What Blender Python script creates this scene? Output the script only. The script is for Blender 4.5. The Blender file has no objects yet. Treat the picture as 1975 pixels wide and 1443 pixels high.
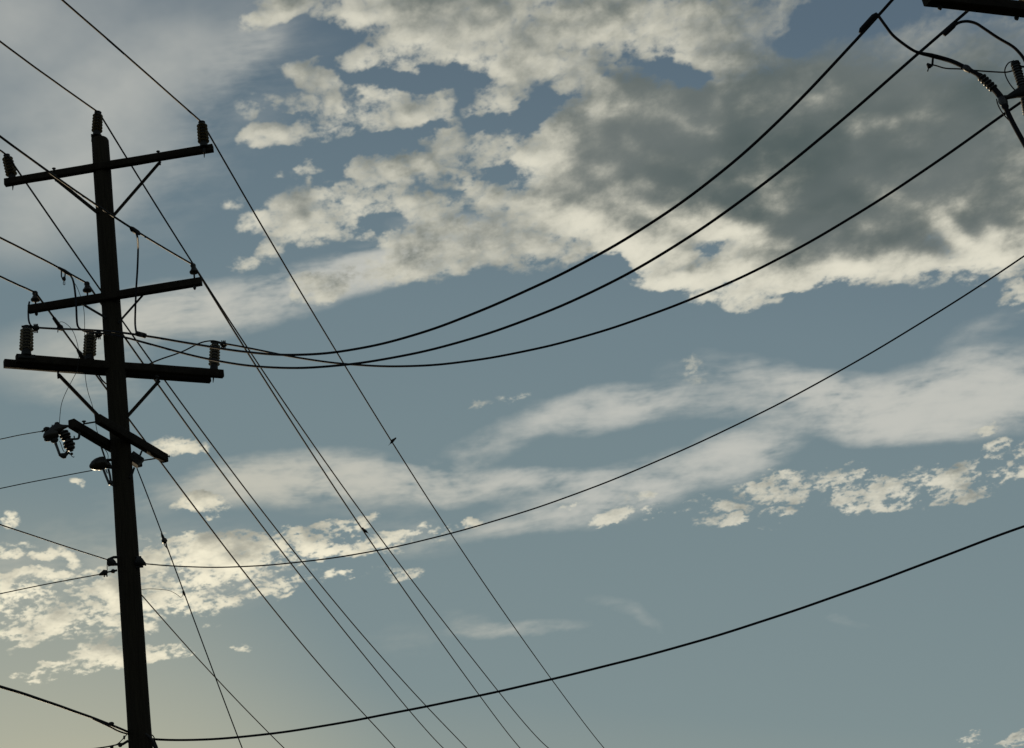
import bpy, bmesh, math, random
import numpy as np
from mathutils import Vector, Matrix

random.seed(7)
S = bpy.context.scene
col = S.collection

# ------------------------------------------------------------------ camera
W0, H0, F0 = 1975.0, 1443.0, 2500.0          # photo size and focal length in photo pixels
PITCH, ROLL = math.radians(23.0), math.radians(-11.2586)
CAM = np.array([0.0, 0.0, 1.6])
_f = np.array([0, math.cos(PITCH), math.sin(PITCH)])
_r = np.array([1.0, 0, 0]); _u = np.cross(_r, _f)
RV = math.cos(ROLL) * _r + math.sin(ROLL) * _u
UV = -math.sin(ROLL) * _r + math.cos(ROLL) * _u
FV = _f
cd = bpy.data.cameras.new('camera')
cam = bpy.data.objects.new('camera', cd); col.objects.link(cam)
cam.matrix_world = Matrix(((RV[0], UV[0], -FV[0], CAM[0]), (RV[1], UV[1], -FV[1], CAM[1]),
                           (RV[2], UV[2], -FV[2], CAM[2]), (0, 0, 0, 1)))
cd.sensor_fit = 'HORIZONTAL'; cd.sensor_width = 36.0
cd.lens = F0 / W0 * 36.0
cd.clip_start = 0.05; cd.clip_end = 20000
S.camera = cam
S.view_settings.view_transform = 'Standard'
S.view_settings.look = 'None'
S.view_settings.exposure = 0.0
S.view_settings.gamma = 1.0

# ------------------------------------------------------------------ sun (low behind the pole, below the bottom left corner)
SUN_AZ, SUN_EL = math.radians(-25.0), math.radians(3.0)      # azimuth from +Y towards +X
SUN = Vector((math.sin(SUN_AZ) * math.cos(SUN_EL), math.cos(SUN_AZ) * math.cos(SUN_EL), math.sin(SUN_EL)))
sl = bpy.data.lights.new('sun', 'SUN'); sl.energy = 2.5; sl.angle = math.radians(0.5); sl.color = (1.0, 0.80, 0.52)
so = bpy.data.objects.new('sun', sl); col.objects.link(so)
so.rotation_euler = SUN.to_track_quat('Z', 'Y').to_euler()

# ------------------------------------------------------------------ world: clear sky and a layer of broken cloud
world = bpy.data.worlds.new('World'); S.world = world; world.use_nodes = True
NT = world.node_tree; NT.nodes.clear()
def N(t, **k):
    n = NT.nodes.new(t)
    for a, v in k.items(): setattr(n, a, v)
    return n
def link(a, b): NT.links.new(a, b)
def setin(node, i, v):
    if hasattr(v, 'is_linked') or isinstance(v, bpy.types.NodeSocket): link(v, node.inputs[i])
    else: node.inputs[i].default_value = v
def M(op, a, b=None, c=None, clamp=False):
    n = N('ShaderNodeMath', operation=op); n.use_clamp = clamp
    setin(n, 0, a)
    if b is not None: setin(n, 1, b)
    if c is not None: setin(n, 2, c)
    return n.outputs[0]
def V(op, a, b=None):
    n = N('ShaderNodeVectorMath', operation=op); setin(n, 0, a)
    if b is not None: setin(n, 1, b)
    return n
def smooth(x, lo, hi, a=0.0, b=1.0):
    n = N('ShaderNodeMapRange'); n.interpolation_type = 'SMOOTHSTEP'
    for i, v in enumerate((x, lo, hi, a, b)): setin(n, i, v)
    return n.outputs[0]
def mix(f, a, b, mode='MIX'):
    n = N('ShaderNodeMix', data_type='RGBA', blend_type=mode); n.clamp_result = False
    setin(n, 0, f); setin(n, 6, a); setin(n, 7, b)
    return n.outputs[2]
def scale(v, s):
    n = N('ShaderNodeVectorMath', operation='SCALE'); setin(n, 0, v); setin(n, 3, s); return n.outputs[0]
def noise(vec, sc, det=6.0, rough=0.55, dist=0.0, lac=2.0):
    n = N('ShaderNodeTexNoise'); n.noise_dimensions = '3D'
    link(vec, n.inputs['Vector']); n.inputs['Scale'].default_value = sc
    n.inputs['Detail'].default_value = det; n.inputs['Roughness'].default_value = rough
    n.inputs['Distortion'].default_value = dist; n.inputs['Lacunarity'].default_value = lac
    return n

geo = N('ShaderNodeTexCoord'); D = geo.outputs['Generated']       # world direction
lift = V('NORMALIZE', V('ADD', D, (0, 0, 0.20)).outputs[0]).outputs[0]
sky = N('ShaderNodeTexSky'); link(lift, sky.inputs[0]); sky.sky_type = 'NISHITA'; sky.sun_disc = False
sky.sun_elevation = SUN_EL; sky.sun_rotation = SUN_AZ
sky.air_density = 1.0; sky.dust_density = 0.35; sky.ozone_density = 1.0
sun_dot = V('DOT_PRODUCT', D, tuple(SUN)).outputs['Value']
sep = N('ShaderNodeSeparateXYZ'); link(D, sep.inputs[0])
elev = sep.outputs[2]

# chart of this part of the sky: tangent plane of the celestial sphere round a fixed bearing, unit = 1/2500 rad
fz = V('DOT_PRODUCT', D, tuple(FV)).outputs['Value']
fzc = M('MAXIMUM', fz, 0.05)
cu = M('MULTIPLY_ADD', M('DIVIDE', V('DOT_PRODUCT', D, tuple(RV)).outputs['Value'], fzc), 2.5, 0.9875)
cv = M('MULTIPLY_ADD', M('DIVIDE', V('DOT_PRODUCT', D, tuple(UV)).outputs['Value'], fzc), -2.5, 0.7215)
comb = N('ShaderNodeCombineXYZ'); link(cu, comb.inputs[0]); link(cv, comb.inputs[1])
chart = comb.outputs[0]
# the cloud layer itself: a level sheet overhead, so its texture shrinks towards the horizon
den = M('ADD', M('MAXIMUM', elev, 0.0), 0.22)
cp = N('ShaderNodeCombineXYZ')
link(M('DIVIDE', sep.outputs[0], den), cp.inputs[0]); link(M('DIVIDE', sep.outputs[1], den), cp.inputs[1])
plane = cp.outputs[0]

# x, y, half-width, half-height, tilt, weight   (photo pixels)
CLUSTER = [
 (540,15,95,38,-28,1.4),(720,5,150,95,12,1.5),(850,30,200,80,5,1.5),(1000,35,220,80,5,1.7),(1180,40,220,90,5,1.8),(1380,45,200,85,0,1.7),(1490,30,110,60,-20,1.1),
 (735,120,85,54,10,1.35),(880,95,170,52,12,1.3),(980,105,240,56,8,1.45),(1100,122,120,34,10,1.1),
 (620,158,88,32,22,1.25),(615,124,22,22,0,.7),(740,215,140,54,0,1.6),(832,203,62,30,-30,1.2),(512,214,64,32,0,.95),(590,206,46,30,0,.95),
 (560,262,95,36,-8,1.2),(604,248,42,30,0,.9),(665,256,56,36,0,1.25),(500,272,36,18,0,.8),(520,292,30,11,0,.7),
 (975,172,60,44,10,1.25),(955,210,76,28,-8,1.0),(1085,168,42,22,-20,.95),(1060,190,30,16,0,.6),
 (850,255,50,32,-30,1.2),(905,278,88,44,5,1.4),(990,262,92,46,-25,1.25),(875,302,46,24,20,.95),(1020,300,70,50,0,1.1),(925,305,50,24,0,.9),
 (613,326,42,24,0,1.2),(545,342,14,9,0,.7),(574,342,10,14,0,.4),(712,328,26,34,0,1.05),(760,338,74,42,0,1.3),(825,326,66,36,15,1.3),(870,345,50,24,0,.8),
 (585,415,88,62,-20,1.6),(645,392,90,40,-10,1.2),(705,397,150,50,-5,1.5),(800,405,120,48,8,1.4),(655,442,88,36,0,1.15),(600,456,70,26,0,1.0),(895,395,50,24,0,.8),
 (497,425,54,26,-5,1.15),(455,388,40,14,-10,.6),(498,440,40,10,0,.4),(612,366,22,20,0,.8),(650,362,34,16,0,.8),
 (930,380,42,52,0,1.3),(915,340,60,22,-20,1.0),(940,400,60,50,0,1.0),
 (760,458,52,34,0,1.1),(865,470,170,66,-5,1.6),(1000,468,180,60,0,1.7),(1085,482,90,30,5,1.1),(775,522,110,44,-15,1.2),(700,535,90,36,-15,.9),(620,556,70,42,0,1.3),(1020,425,120,60,0,1.2),
 (470,511,42,18,0,1.0),(522,490,36,28,-40,.8),(400,515,18,6,0,.5),(1175,525,30,9,0,.5)]
BANK = [
 (1230,200,170,110,-10,2.0),(1120,300,190,120,-10,1.7),(1300,310,330,180,0,2.6),(1500,330,360,220,0,2.8),(1700,300,380,260,0,2.8),(1850,230,300,230,0,1.9),(1550,200,260,100,-25,1.5),
 (1090,405,190,85,10,1.7),(1200,445,210,70,18,1.8),(1310,490,170,60,14,1.4),(1300,535,120,36,5,1.3),(1490,505,220,70,-5,1.8),(1680,485,240,72,-2,1.9),(1850,440,200,84,0,1.8),
 (1430,565,85,40,8,1.25),(1290,545,80,26,5,.9),(1760,522,90,34,0,1.0),(1910,478,130,66,10,1.5),(1960,420,100,100,0,1.2),(1972,572,46,36,0,1.1),(1560,548,70,26,-5,.8),(1385,575,60,20,0,.8),(1470,590,50,14,-20,.7),
 (1450,115,180,56,-12,1.15),(1700,90,210,80,0,.85),(1880,110,220,100,0,1.0),(1500,60,60,30,-20,.8),(1640,100,60,26,-20,.7)]
LOW = [
 (290,1045,30,12,0,.6),(600,1035,30,10,0,.7),(520,1062,60,20,0,1.1),(480,1040,40,12,0,.7),(560,1085,34,10,0,.7),(545,1145,30,8,-20,.6),(610,1100,24,8,0,.5),(700,1065,40,10,0,.7),(745,1095,24,6,0,.4),(300,1165,44,12,0,.8),(270,1205,34,10,0,.7),(860,1010,36,9,-8,.6),(615,1050,30,14,0,.8),(840,1040,40,8,-8,.4),(690,1000,40,10,-8,.7),
 (360,872,58,17,5,.95),(350,858,30,10,10,.6),(388,978,54,24,0,1.25),(142,940,30,10,10,0.8),(330,885,40,12,0,0.7),(560,1030,60,18,0,1.0),(655,1014,75,18,-6,1.2),(640,1055,100,26,-4,1.4),(720,1048,60,18,0,1.0),
 (775,1030,52,16,0,1.0),(825,1022,50,16,0,0.8),(590,1065,60,14,0,0.7),(375,1045,75,24,10,1.3),(450,1072,150,46,-3,1.5),(350,1082,140,40,0,1.5),(440,1110,110,26,0,1.0),(290,1070,60,26,0,0.9),
 (60,1240,60,20,-20,0.9),(205,1265,72,30,-10,1.5),(318,1256,62,18,-3,1.2),(75,1300,30,9,-8,0.9),(45,1302,20,7,-10,0.7),(80,1314,26,7,-8,0.9),(110,1282,42,12,-8,0.9),(150,1292,36,10,-4,0.7),
 (130,1302,28,8,0,0.7),(85,1060,42,16,-8,1.1),(130,1076,40,14,30,0.7),(95,1104,52,18,0,1.1),(10,1062,40,14,-10,0.9),(15,1108,44,16,-8,0.9),(5,992,26,16,20,0.9),(165,1110,60,14,-4,0.8),
 (30,1042,40,8,0,0.5),(550,1122,50,12,-8,0.9),(500,1142,40,12,0,0.8),(400,1170,60,14,-5,0.9),(530,1090,50,14,-5,0.9),(680,1110,50,8,-6,0.7),(635,1113,20,12,-50,0.6),(790,1104,40,9,-5,0.6),
 (470,1246,24,6,-8,0.5),(590,1120,30,8,0,0.5),(400,1200,30,8,0,0.5),(1175,997,52,18,-12,1.4),(1100,976,34,14,-10,0.9),(925,1003,26,12,-8,0.9),(1265,990,46,16,-12,1.0),(1325,982,36,10,-12,0.7),
 (1405,973,54,14,-5,1.0),(1415,998,46,12,-12,1.0),(1240,962,60,10,-5,0.5),(1500,935,88,28,-6,1.4),(1512,976,48,12,-6,0.9),(1380,1000,40,9,-5,0.6),(1970,875,40,18,0,0.9),(1882,838,32,13,-15,0.9),
 (1500,1008,40,8,-4,0.5),(1345,708,34,24,-20,.45),(1000,772,40,10,-5,.5),(928,790,34,9,-8,.4),(1640,545,30,9,0,0.5),(1870,545,40,16,10,0.4),(1870,1430,26,10,-15,0.8),(1965,1428,34,14,-20,1.0),
 (1340,740,30,20,0,0.3),
 (1610,925,46,24,-10,1.2),(1660,912,50,20,-6,1.1),(1640,955,56,30,10,1.3),(1705,935,46,28,0,1.3),(1700,965,40,18,0,1.0),(1750,958,34,22,0,1.0),(1755,918,34,16,0,.8),(1790,965,30,12,0,.8),
 (1805,925,50,26,-8,1.2),(1850,915,52,26,-8,1.25),(1860,945,54,22,-6,1.2),(1820,950,40,16,0,.8),(1900,888,34,16,-12,1.0),(1930,910,44,18,-8,1.1),(1965,905,34,16,0,.9),(1915,866,40,14,-22,1.0),(1955,856,34,12,-20,.9),(1972,880,30,14,0,.9),(1895,930,30,12,0,.7),
 (165,1140,130,34,-4,1.3),(60,1148,110,38,0,1.3),(30,1185,80,28,0,1.1),(110,1190,110,24,-5,1.2),(205,1180,90,24,-4,1.15),(250,1155,70,34,0,1.2),(330,1130,90,30,0,1.2),(380,1110,90,26,0,1.2),(345,1160,70,22,0,1.0),(415,1152,64,14,-5,1.0),(460,1105,70,20,0,1.0),
 (30,1218,70,18,-6,1.0),(100,1222,80,16,-10,1.0),(190,1222,100,18,-6,1.1),(160,1208,90,14,-4,.9),(60,1248,36,11,-16,1.0),(395,1165,60,12,-5,.8),(290,1190,40,12,0,.6),(230,1205,60,14,0,.8)]
# gaps of clear sky
HOLE = [
 (660,315,60,18,-10,.8),(640,360,40,14,-10,.6),(560,310,60,24,0,.7),(930,232,50,20,-20,.7),(1040,190,50,18,-10,.7),(930,150,60,16,10,.6),(860,345,40,14,0,.5),(960,330,30,24,0,.7),(690,195,24,24,0,.6),(560,235,60,12,-8,.6),(820,250,60,16,-10,.6),(720,375,60,9,-8,.4),(680,490,60,16,-20,.6),(900,425,40,10,0,.4),
 (600,85,90,60,0,.9),(774,160,120,24,2,.8),(700,78,60,22,-10,.9),(849,130,55,22,0,.8),(1020,228,80,34,-20,1.0),(750,282,130,26,-6,1.0),(945,340,40,22,-20,.6),(735,437,60,17,6,1.0),(1000,350,60,30,-30,.8),
 (1300,150,100,32,5,2.0),(1240,128,60,20,10,.8),(1172,512,60,26,15,1.3),(1372,476,60,22,-12,1.3),(1350,505,60,14,-20,1.1),(1310,560,50,16,0,.6),(1815,470,50,34,20,1.2),(1560,70,60,34,-20,1.2),(1650,25,130,50,0,1.2),(1560,215,80,26,-30,.4),(1420,585,40,10,0,.3),(1700,510,60,10,0,.5),(1520,575,60,14,0,.4),(1200,150,70,18,10,.7)]
# where the bank is deep
DEEP = [
 (1260,230,190,100,0,.75),(1370,300,310,150,0,1.0),(1560,330,330,190,5,1.2),(1750,330,320,200,5,1.2),(1560,450,240,60,0,.6),(1750,455,200,50,0,.6),(1350,440,120,50,0,.35),(1900,200,300,240,0,1.0),(1120,350,130,60,0,.5),(1190,400,130,36,15,.5),
 (1000,40,170,40,0,.6),(1250,60,200,60,0,.75),(800,15,100,30,0,.4),(590,405,50,26,0,.8),(760,385,110,22,0,.55),(790,345,90,18,0,.5),(1600,140,280,110,0,.7),(1430,430,150,60,0,.6),(880,455,120,20,0,.3),(1250,440,110,36,0,.35),(750,215,60,14,0,.3),
 (170,1150,150,30,-5,.6),(330,1085,80,24,0,.5),(60,1165,80,20,0,.35),(150,1200,120,14,0,.35),(1660,950,60,20,0,.35),(1840,940,60,18,0,.3),(1400,110,140,40,0,.6)]
# thin high veil
VEIL = [
 (120,150,620,420,-10,.38),(60,60,420,300,20,.30),(720,520,190,52,-18,1.1),(860,450,140,44,-5,.7),(330,140,280,110,-15,0.6),(150,300,330,170,-20,0.6),(60,400,220,150,-20,0.55),(430,60,200,120,-20,0.3),(0,20,120,80,0,0.3),
 (300,600,190,75,-10,1.0),(450,590,190,70,-12,1.0),(600,560,170,65,-14,0.95),(110,680,220,110,-10,0.7),(190,750,150,70,0,0.3),(740,530,150,50,-15,0.7),(560,925,260,62,-8,1.15),
 (440,940,120,45,-10,0.7),(800,925,320,52,0,1.0),(1050,920,200,26,2,0.8),(330,960,200,50,-5,0.3),(700,935,300,70,-4,0.35),(1170,788,220,50,-10,0.95),(950,850,220,40,-20,0.45),
 (1300,780,180,40,-5,0.5),(1420,790,120,36,10,0.3),(1680,790,300,80,6,1.3),(1560,760,240,50,20,0.8),(1850,760,280,90,-8,0.9),(1720,835,180,36,0,0.6),(1975,750,220,110,0,0.6),
 (1400,735,150,40,10,0.4),(1440,865,150,60,-15,0.9),(1280,925,240,60,-12,0.9),(1130,980,260,50,-8,0.8),(1000,1010,180,26,-8,0.5),(1090,950,140,50,-10,0.4),(980,1218,160,20,-4,.45),
 (905,1205,80,40,20,.2),(1210,1190,120,22,20,.18),(1900,640,140,30,-20,0.25),(780,1240,120,60,0,0.12),(1600,1190,130,16,10,0.15),(90,1110,340,140,-5,0.35),(400,1090,240,110,0,0.3),
 (800,1030,140,60,0,0.3),]
# fuzzy, half transparent margins of the bank
SOFT = [(1620,60,260,90,0,1.0),(1850,80,260,110,0,1.0),(1940,200,160,160,0,.8),(1500,200,120,50,-20,.5),(1740,160,140,60,0,.5)]
# places where light comes through
BRIGHT = [(1165,165,50,26,0,.9),(1135,225,36,50,0,.8),(1180,215,60,20,-10,.6),(1390,160,30,16,-10,1.0),(1400,192,50,26,-5,1.0),(1450,185,50,14,-5,.5),(1345,248,60,20,12,.9),(1555,180,30,16,0,.7),(1625,150,70,40,30,.6),(1060,275,60,60,0,.6),(1010,330,50,60,0,.5),
 (1140,355,120,40,0,.35),(1200,380,90,24,0,.6),(1270,345,120,50,-20,.45),(1300,430,110,44,-15,.45),(1100,440,120,50,10,.7),(1220,480,140,40,22,.45),(1390,515,110,46,10,.4),(1480,385,60,26,0,.5),(1600,235,50,16,0,.4),(1470,320,60,50,0,.4),
 (1500,550,170,30,-5,.5),(1700,515,160,28,0,.45),(1900,480,120,60,0,.7),(1290,540,110,30,5,.6),(1080,130,90,24,10,.7),(900,110,120,20,10,.5),(1060,20,60,30,0,.3),(700,40,60,50,0,.5),(840,215,70,30,-10,.5)]

# ------------------------------------------------------------------ the cloud chart
# a chart of this part of the sky (tangent plane of the celestial sphere round a fixed bearing), worked out here
# from lists of soft ellipses for the banks and from noise laid on the level cloud sheet
CX0, CX1, CY0, CY1, CW, CH = -0.30, 2.30, -0.25, 1.70, 1560, 1170
_gx, _gy = np.meshgrid((CX0 + (np.arange(CW) + .5) / CW * (CX1 - CX0)).astype(np.float32), (CY1 - (np.arange(CH) + .5) / CH * (CY1 - CY0)).astype(np.float32))
_rng = np.random.RandomState(11); _perm = _rng.permutation(256).astype(np.int32); _perm = np.concatenate([_perm, _perm, _perm])
_ga = _rng.rand(256) * 2 * np.pi; _gv = np.stack([np.cos(_ga), np.sin(_ga)], 1).astype(np.float32)
def perlin(x, y, seed=0):
    xi = np.floor(x).astype(np.int32); yi = np.floor(y).astype(np.int32); xf = (x - xi).astype(np.float32); yf = (y - yi).astype(np.float32)
    u = xf * xf * xf * (xf * (xf * 6 - 15) + 10); v = yf * yf * yf * (yf * (yf * 6 - 15) + 10)
    def g(dx, dy):
        h = _perm[_perm[(xi + dx + seed * 17) & 255] + ((yi + dy + seed * 31) & 255)]; w = _gv[h]
        return w[..., 0] * (xf - dx) + w[..., 1] * (yf - dy)
    a = g(0, 0); b = g(1, 0); c = g(0, 1); d = g(1, 1)
    return ((a + u * (b - a)) * (1 - v) + (c + u * (d - c)) * v) * 1.5
def fbm(x, y, octv=5, gain=0.5, seed=0, lac=2.03):
    t = 0; a = 1.0; n = 0
    for i in range(octv):
        t = t + a * perlin(x, y, seed + i); n += a; a *= gain; x = x * lac + 3.7; y = y * lac + 9.2
    return t / n * 1.6
def cells(x, y, seed=0):                     # rounded heaps: 1 at a heap's middle
    xi = np.floor(x).astype(np.int32); yi = np.floor(y).astype(np.int32); best = np.full(x.shape, 9.0, np.float32)
    for dx in (-1, 0, 1):
        for dy in (-1, 0, 1):
            h = _perm[_perm[(xi + dx + seed) & 255] + ((yi + dy) & 255)]; h2 = _perm[h + 57]
            px = xi + dx + 0.15 + 0.7 * h / 255.0; py = yi + dy + 0.15 + 0.7 * h2 / 255.0
            best = np.minimum(best, (px - x) ** 2 + (py - y) ** 2)
    return 1 - np.sqrt(best)
def blur(a, r):                              # repeated box blur
    for _ in range(2):
        for ax in (0, 1):
            c = np.cumsum(np.concatenate([np.repeat(np.take(a, [0], ax), r + 1, ax), a, np.repeat(np.take(a, [-1], ax), r, ax)], ax), ax, dtype=np.float64)
            n = a.shape[ax]; a = ((np.take(c, np.arange(2 * r + 1, 2 * r + 1 + n), ax) - np.take(c, np.arange(0, n), ax)) / (2 * r + 1)).astype(np.float32)
    return a
def field(blobs, wx, wy, power=1.0, keep=1.0):
    acc = np.zeros((CH, CW), np.float32)
    for (x, y, rx, ry, rot, amp) in blobs:
        R = 1.25 * max(rx, ry) / 1000 + 0.12
        i0, i1 = np.searchsorted(_gx[0], [x / 1000 - R, x / 1000 + R]); j1, j0 = CH - np.searchsorted(_gy[::-1, 0], [y / 1000 - R, y / 1000 + R])
        if i1 <= i0 or j1 <= j0: continue
        a = math.radians(rot); dx = wx[j0:j1, i0:i1] - x / 1000; dy = wy[j0:j1, i0:i1] - y / 1000
        p = (math.cos(a) * dx + math.sin(a) * dy) / (rx / 1000); q = (-math.sin(a) * dx + math.cos(a) * dy) / (ry / 1000)
        v = amp * np.maximum(0, 1 - (p * p + q * q)) ** power; s = acc[j0:j1, i0:i1]
        acc[j0:j1, i0:i1] = np.maximum(s, v) + keep * np.minimum(s, v)
    return acc
def ss(x, a, b):
    t = np.clip((x - a) / (b - a), 0, 1); return t * t * (3 - 2 * t)
def make_chart():
    u = (_gx - 0.9875) / 2.5; v = -(_gy - 0.7215) / 2.5
    d = [FV[k] + RV[k] * u + UV[k] * v for k in range(3)]; n = np.sqrt(d[0] ** 2 + d[1] ** 2 + d[2] ** 2)
    el = np.maximum(d[2] / n, 0.0) + 0.26; qx = (d[0] / n / el).astype(np.float32); qy = (d[1] / n / el).astype(np.float32)
    w1x = fbm(qx * 4, qy * 4, 3, .5, 3); w1y = fbm(qx * 4 + 7, qy * 4 + 3, 3, .5, 8)
    w2x = fbm(qx * 20, qy * 20, 5, .62, 21); w2y = fbm(qx * 20 + 5, qy * 20 + 9, 5, .62, 27)
    wx = _gx + .018 * w1x + .022 * w2x; wy = _gy + .014 * w1y + .015 * w2y
    clus = field(CLUSTER, wx, wy, .9, .15); bank = np.minimum(field(BANK, wx, wy, 1.1, .25), 2.4); low = field(LOW, wx, wy, .8, .10)
    hole = field(HOLE, wx, wy, 1.0, .4); bright = field(BRIGHT, wx, wy, 1.1, .6); deep = field(DEEP, _gx + .03 * w1x + .01 * w2x, _gy + .025 * w1y + .01 * w2y, 1.2, 1.0)
    cx = qx + .012 * w2x; cy = qy + .012 * w2y
    B = fbm(qx * 13, qy * 13, 7, .64, 40); C1 = cells(cx * 36, cy * 36, 5) - .55; C2 = cells(cx * 84 + 5, cy * 84, 9) - .55
    F = fbm(qx * 78, qy * 78, 4, .65, 60)
    cov = np.maximum(np.maximum(clus * .66, bank), low * .64)
    fine_low = ss(low - np.maximum(clus, bank), -.1, .3); sfm = np.clip(field(SOFT, _gx + .03 * w1x, _gy + .03 * w1y, .8, .5), 0, 1)
    tex = 1.15 * B + (.50 - .05 * fine_low) * C1 + (.34 + .30 * fine_low) * C2 + (.38 + .25 * fine_low) * F
    g = cov - 1.05 * hole + tex * ss(cov, 0.0, .5) * np.where(cov > 1.3, .8, 1.0) * (1 + .10 * fine_low) * (1 - .45 * sfm)
    W3 = fbm(qx * 38 + 1.5 * w2x, qy * 38, 5, .65, 140)
    tau = np.maximum(g - .06 + .10 * W3, 0) ** 1.75 * (2.0 + .8 * fine_low) * (1 - .80 * sfm) * np.clip(1 + .55 * W3, .3, 2)
    alpha = 1 - np.exp(-tau * 1.15)
    # light through the cloud: thin parts and the parts facing the sun glow, thick parts go grey
    soft = blur(tau, 6); wide = blur(tau, 19)
    def shift(a, dx, dy): return np.roll(np.roll(a, -dx, 1), dy, 0)     # sample dx right, dy down of here
    s1 = shift(soft, -5, 11); s2 = shift(wide, -14, 30)
    R2 = fbm(qx * 7 + 2, qy * 7, 5, .55, 80)
    thick = .16 * soft + .10 * wide + .50 * deep - .85 * bright + 1.15 * R2 + .95 * B + .40 * F + .25 * W3 - .42 * C1 - .32 * C2 - .50 * (soft - s1) - .20 * (wide - s2) + .5 * sfm - .30 * fine_low
    grey = 1 / (1 + np.exp(-1.30 * (thick - .38)))
    # veils
    a = math.radians(-5); p = math.cos(a) * _gx + math.sin(a) * _gy; q = -math.sin(a) * _gx + math.cos(a) * _gy
    V1 = fbm(p * 3.2 + .3 * w1x, q * 10 + .35 * w1y, 6, .60, 90); V2 = fbm(p * 12 + .5 * w1x, q * 60 + .6 * w1y, 4, .6, 100); V3 = fbm(qx * 20, qy * 20, 4, .6, 120); fb = ss(_gx + .6 * _gy, .42, .62)
    vl = field(VEIL, _gx + .035 * w1x + .012 * w2x, _gy + .016 * w1y + .005 * w2y, 1.5, .8)
    vl = vl * (1 + .32 * R2 + fb * (.70 * V1 + .34 * V2) + (.14 + .34 * fb) * V3) + fb * .14 * (V1 + .4 * V2) * ss(vl, 0, .6)
    veil = 1 - np.exp(-np.maximum(vl - .04, 0) ** 1.25 * (1.0 + .35 * fb))
    return alpha.astype(np.float32), grey.astype(np.float32), veil.astype(np.float32), np.clip(.5 + .5 * R2, 0, 1).astype(np.float32)

# ------------------------------------------------------------------ the sky shader
_img = bpy.data.images.new('cloud_chart', CW, CH, alpha=True, float_buffer=True); _img.colorspace_settings.name = 'Non-Color'
_al, _gr, _ve, _va = make_chart()
_px = np.stack([_al, _gr, _ve, np.ones_like(_al)], -1)
_img.pixels.foreach_set(_px.ravel()); _img.update()
mc = N('ShaderNodeMapping'); link(chart, mc.inputs[0])
mc.inputs['Scale'].default_value = (1 / (CX1 - CX0), -1 / (CY1 - CY0), 1)
mc.inputs['Location'].default_value = (-CX0 / (CX1 - CX0), CY1 / (CY1 - CY0), 0)
tx = N('ShaderNodeTexImage'); tx.image = _img; tx.extension = 'CLIP'; tx.interpolation = 'Linear'; link(mc.outputs[0], tx.inputs[0])
sc = N('ShaderNodeSeparateXYZ'); link(tx.outputs[0], sc.inputs[0])
facing = M('GREATER_THAN', fz, 0.2)
n3 = noise(plane, 5.0, 3.0, 0.55).outputs['Fac']
# beyond the chart the sky carries plain broken cloud
inside = M('MULTIPLY', tx.outputs['Alpha'], facing)
rest = M('MULTIPLY', smooth(n3, 0.52, 0.64), M('SUBTRACT', 1.0, inside))
alpha = M('MAXIMUM', M('MULTIPLY', sc.outputs[0], inside), M('MULTIPLY', rest, 0.8))
grey_f = M('MAXIMUM', M('MULTIPLY', sc.outputs[1], inside), M('MULTIPLY', rest, 0.8))
veil = M('MULTIPLY', M('MULTIPLY', sc.outputs[2], 0.92), inside)

glow = smooth(sun_dot, 0.85, 0.995)                                # forward scattering round the sun
lit = mix(glow, (0.78, 0.75, 0.62, 1), (1.06, 0.98, 0.74, 1))
grey = mix(glow, mix(smooth(n3, 0.35, 0.65), (0.084, 0.112, 0.112, 1), (0.140, 0.165, 0.162, 1)), (0.32, 0.32, 0.27, 1))
ccol = mix(grey_f, lit, grey)
base0 = mix(1.0, sky.outputs[0], (0.131, 0.137, 0.118, 1), 'MULTIPLY')
sb = N('ShaderNodeSeparateColor'); link(base0, sb.inputs[0])
rmp = N('ShaderNodeValToRGB'); link(sb.outputs[1], rmp.inputs[0])    # white balance and response of the evening air
stops = [(0.0, (0.03, 0.05, 0.08)), (0.108, (0.098, 0.144, 0.190)), (0.130, (0.130, 0.186, 0.226)), (0.155, (0.161, 0.224, 0.256)), (0.185, (0.178, 0.243, 0.266)),
         (0.287, (0.212, 0.275, 0.283)), (0.33, (0.262, 0.310, 0.290)), (0.385, (0.400, 0.395, 0.310)), (0.6, (0.75, 0.66, 0.42)), (1.0, (1.0, 0.9, 0.6))]
while len(rmp.color_ramp.elements) < len(stops): rmp.color_ramp.elements.new(0.5)
for e, (t, c) in zip(rmp.color_ramp.elements, stops): e.position = t; e.color = (*c, 1)
vcol = mix(glow, (0.56, 0.56, 0.51, 1), (0.56, 0.54, 0.44, 1))
air = mix(M('MULTIPLY', smooth(sun_dot, 0.945, 1.0), 0.40), rmp.outputs[0], (0.66, 0.60, 0.40, 1))   # the aureole low at left
up = mix(veil, air, vcol)
outc = mix(alpha, up, ccol)
bg = N('ShaderNodeBackground'); link(outc, bg.inputs[0]); bg.inputs[1].default_value = 1.0
wo = N('ShaderNodeOutputWorld'); link(bg.outputs[0], wo.inputs[0])

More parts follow.
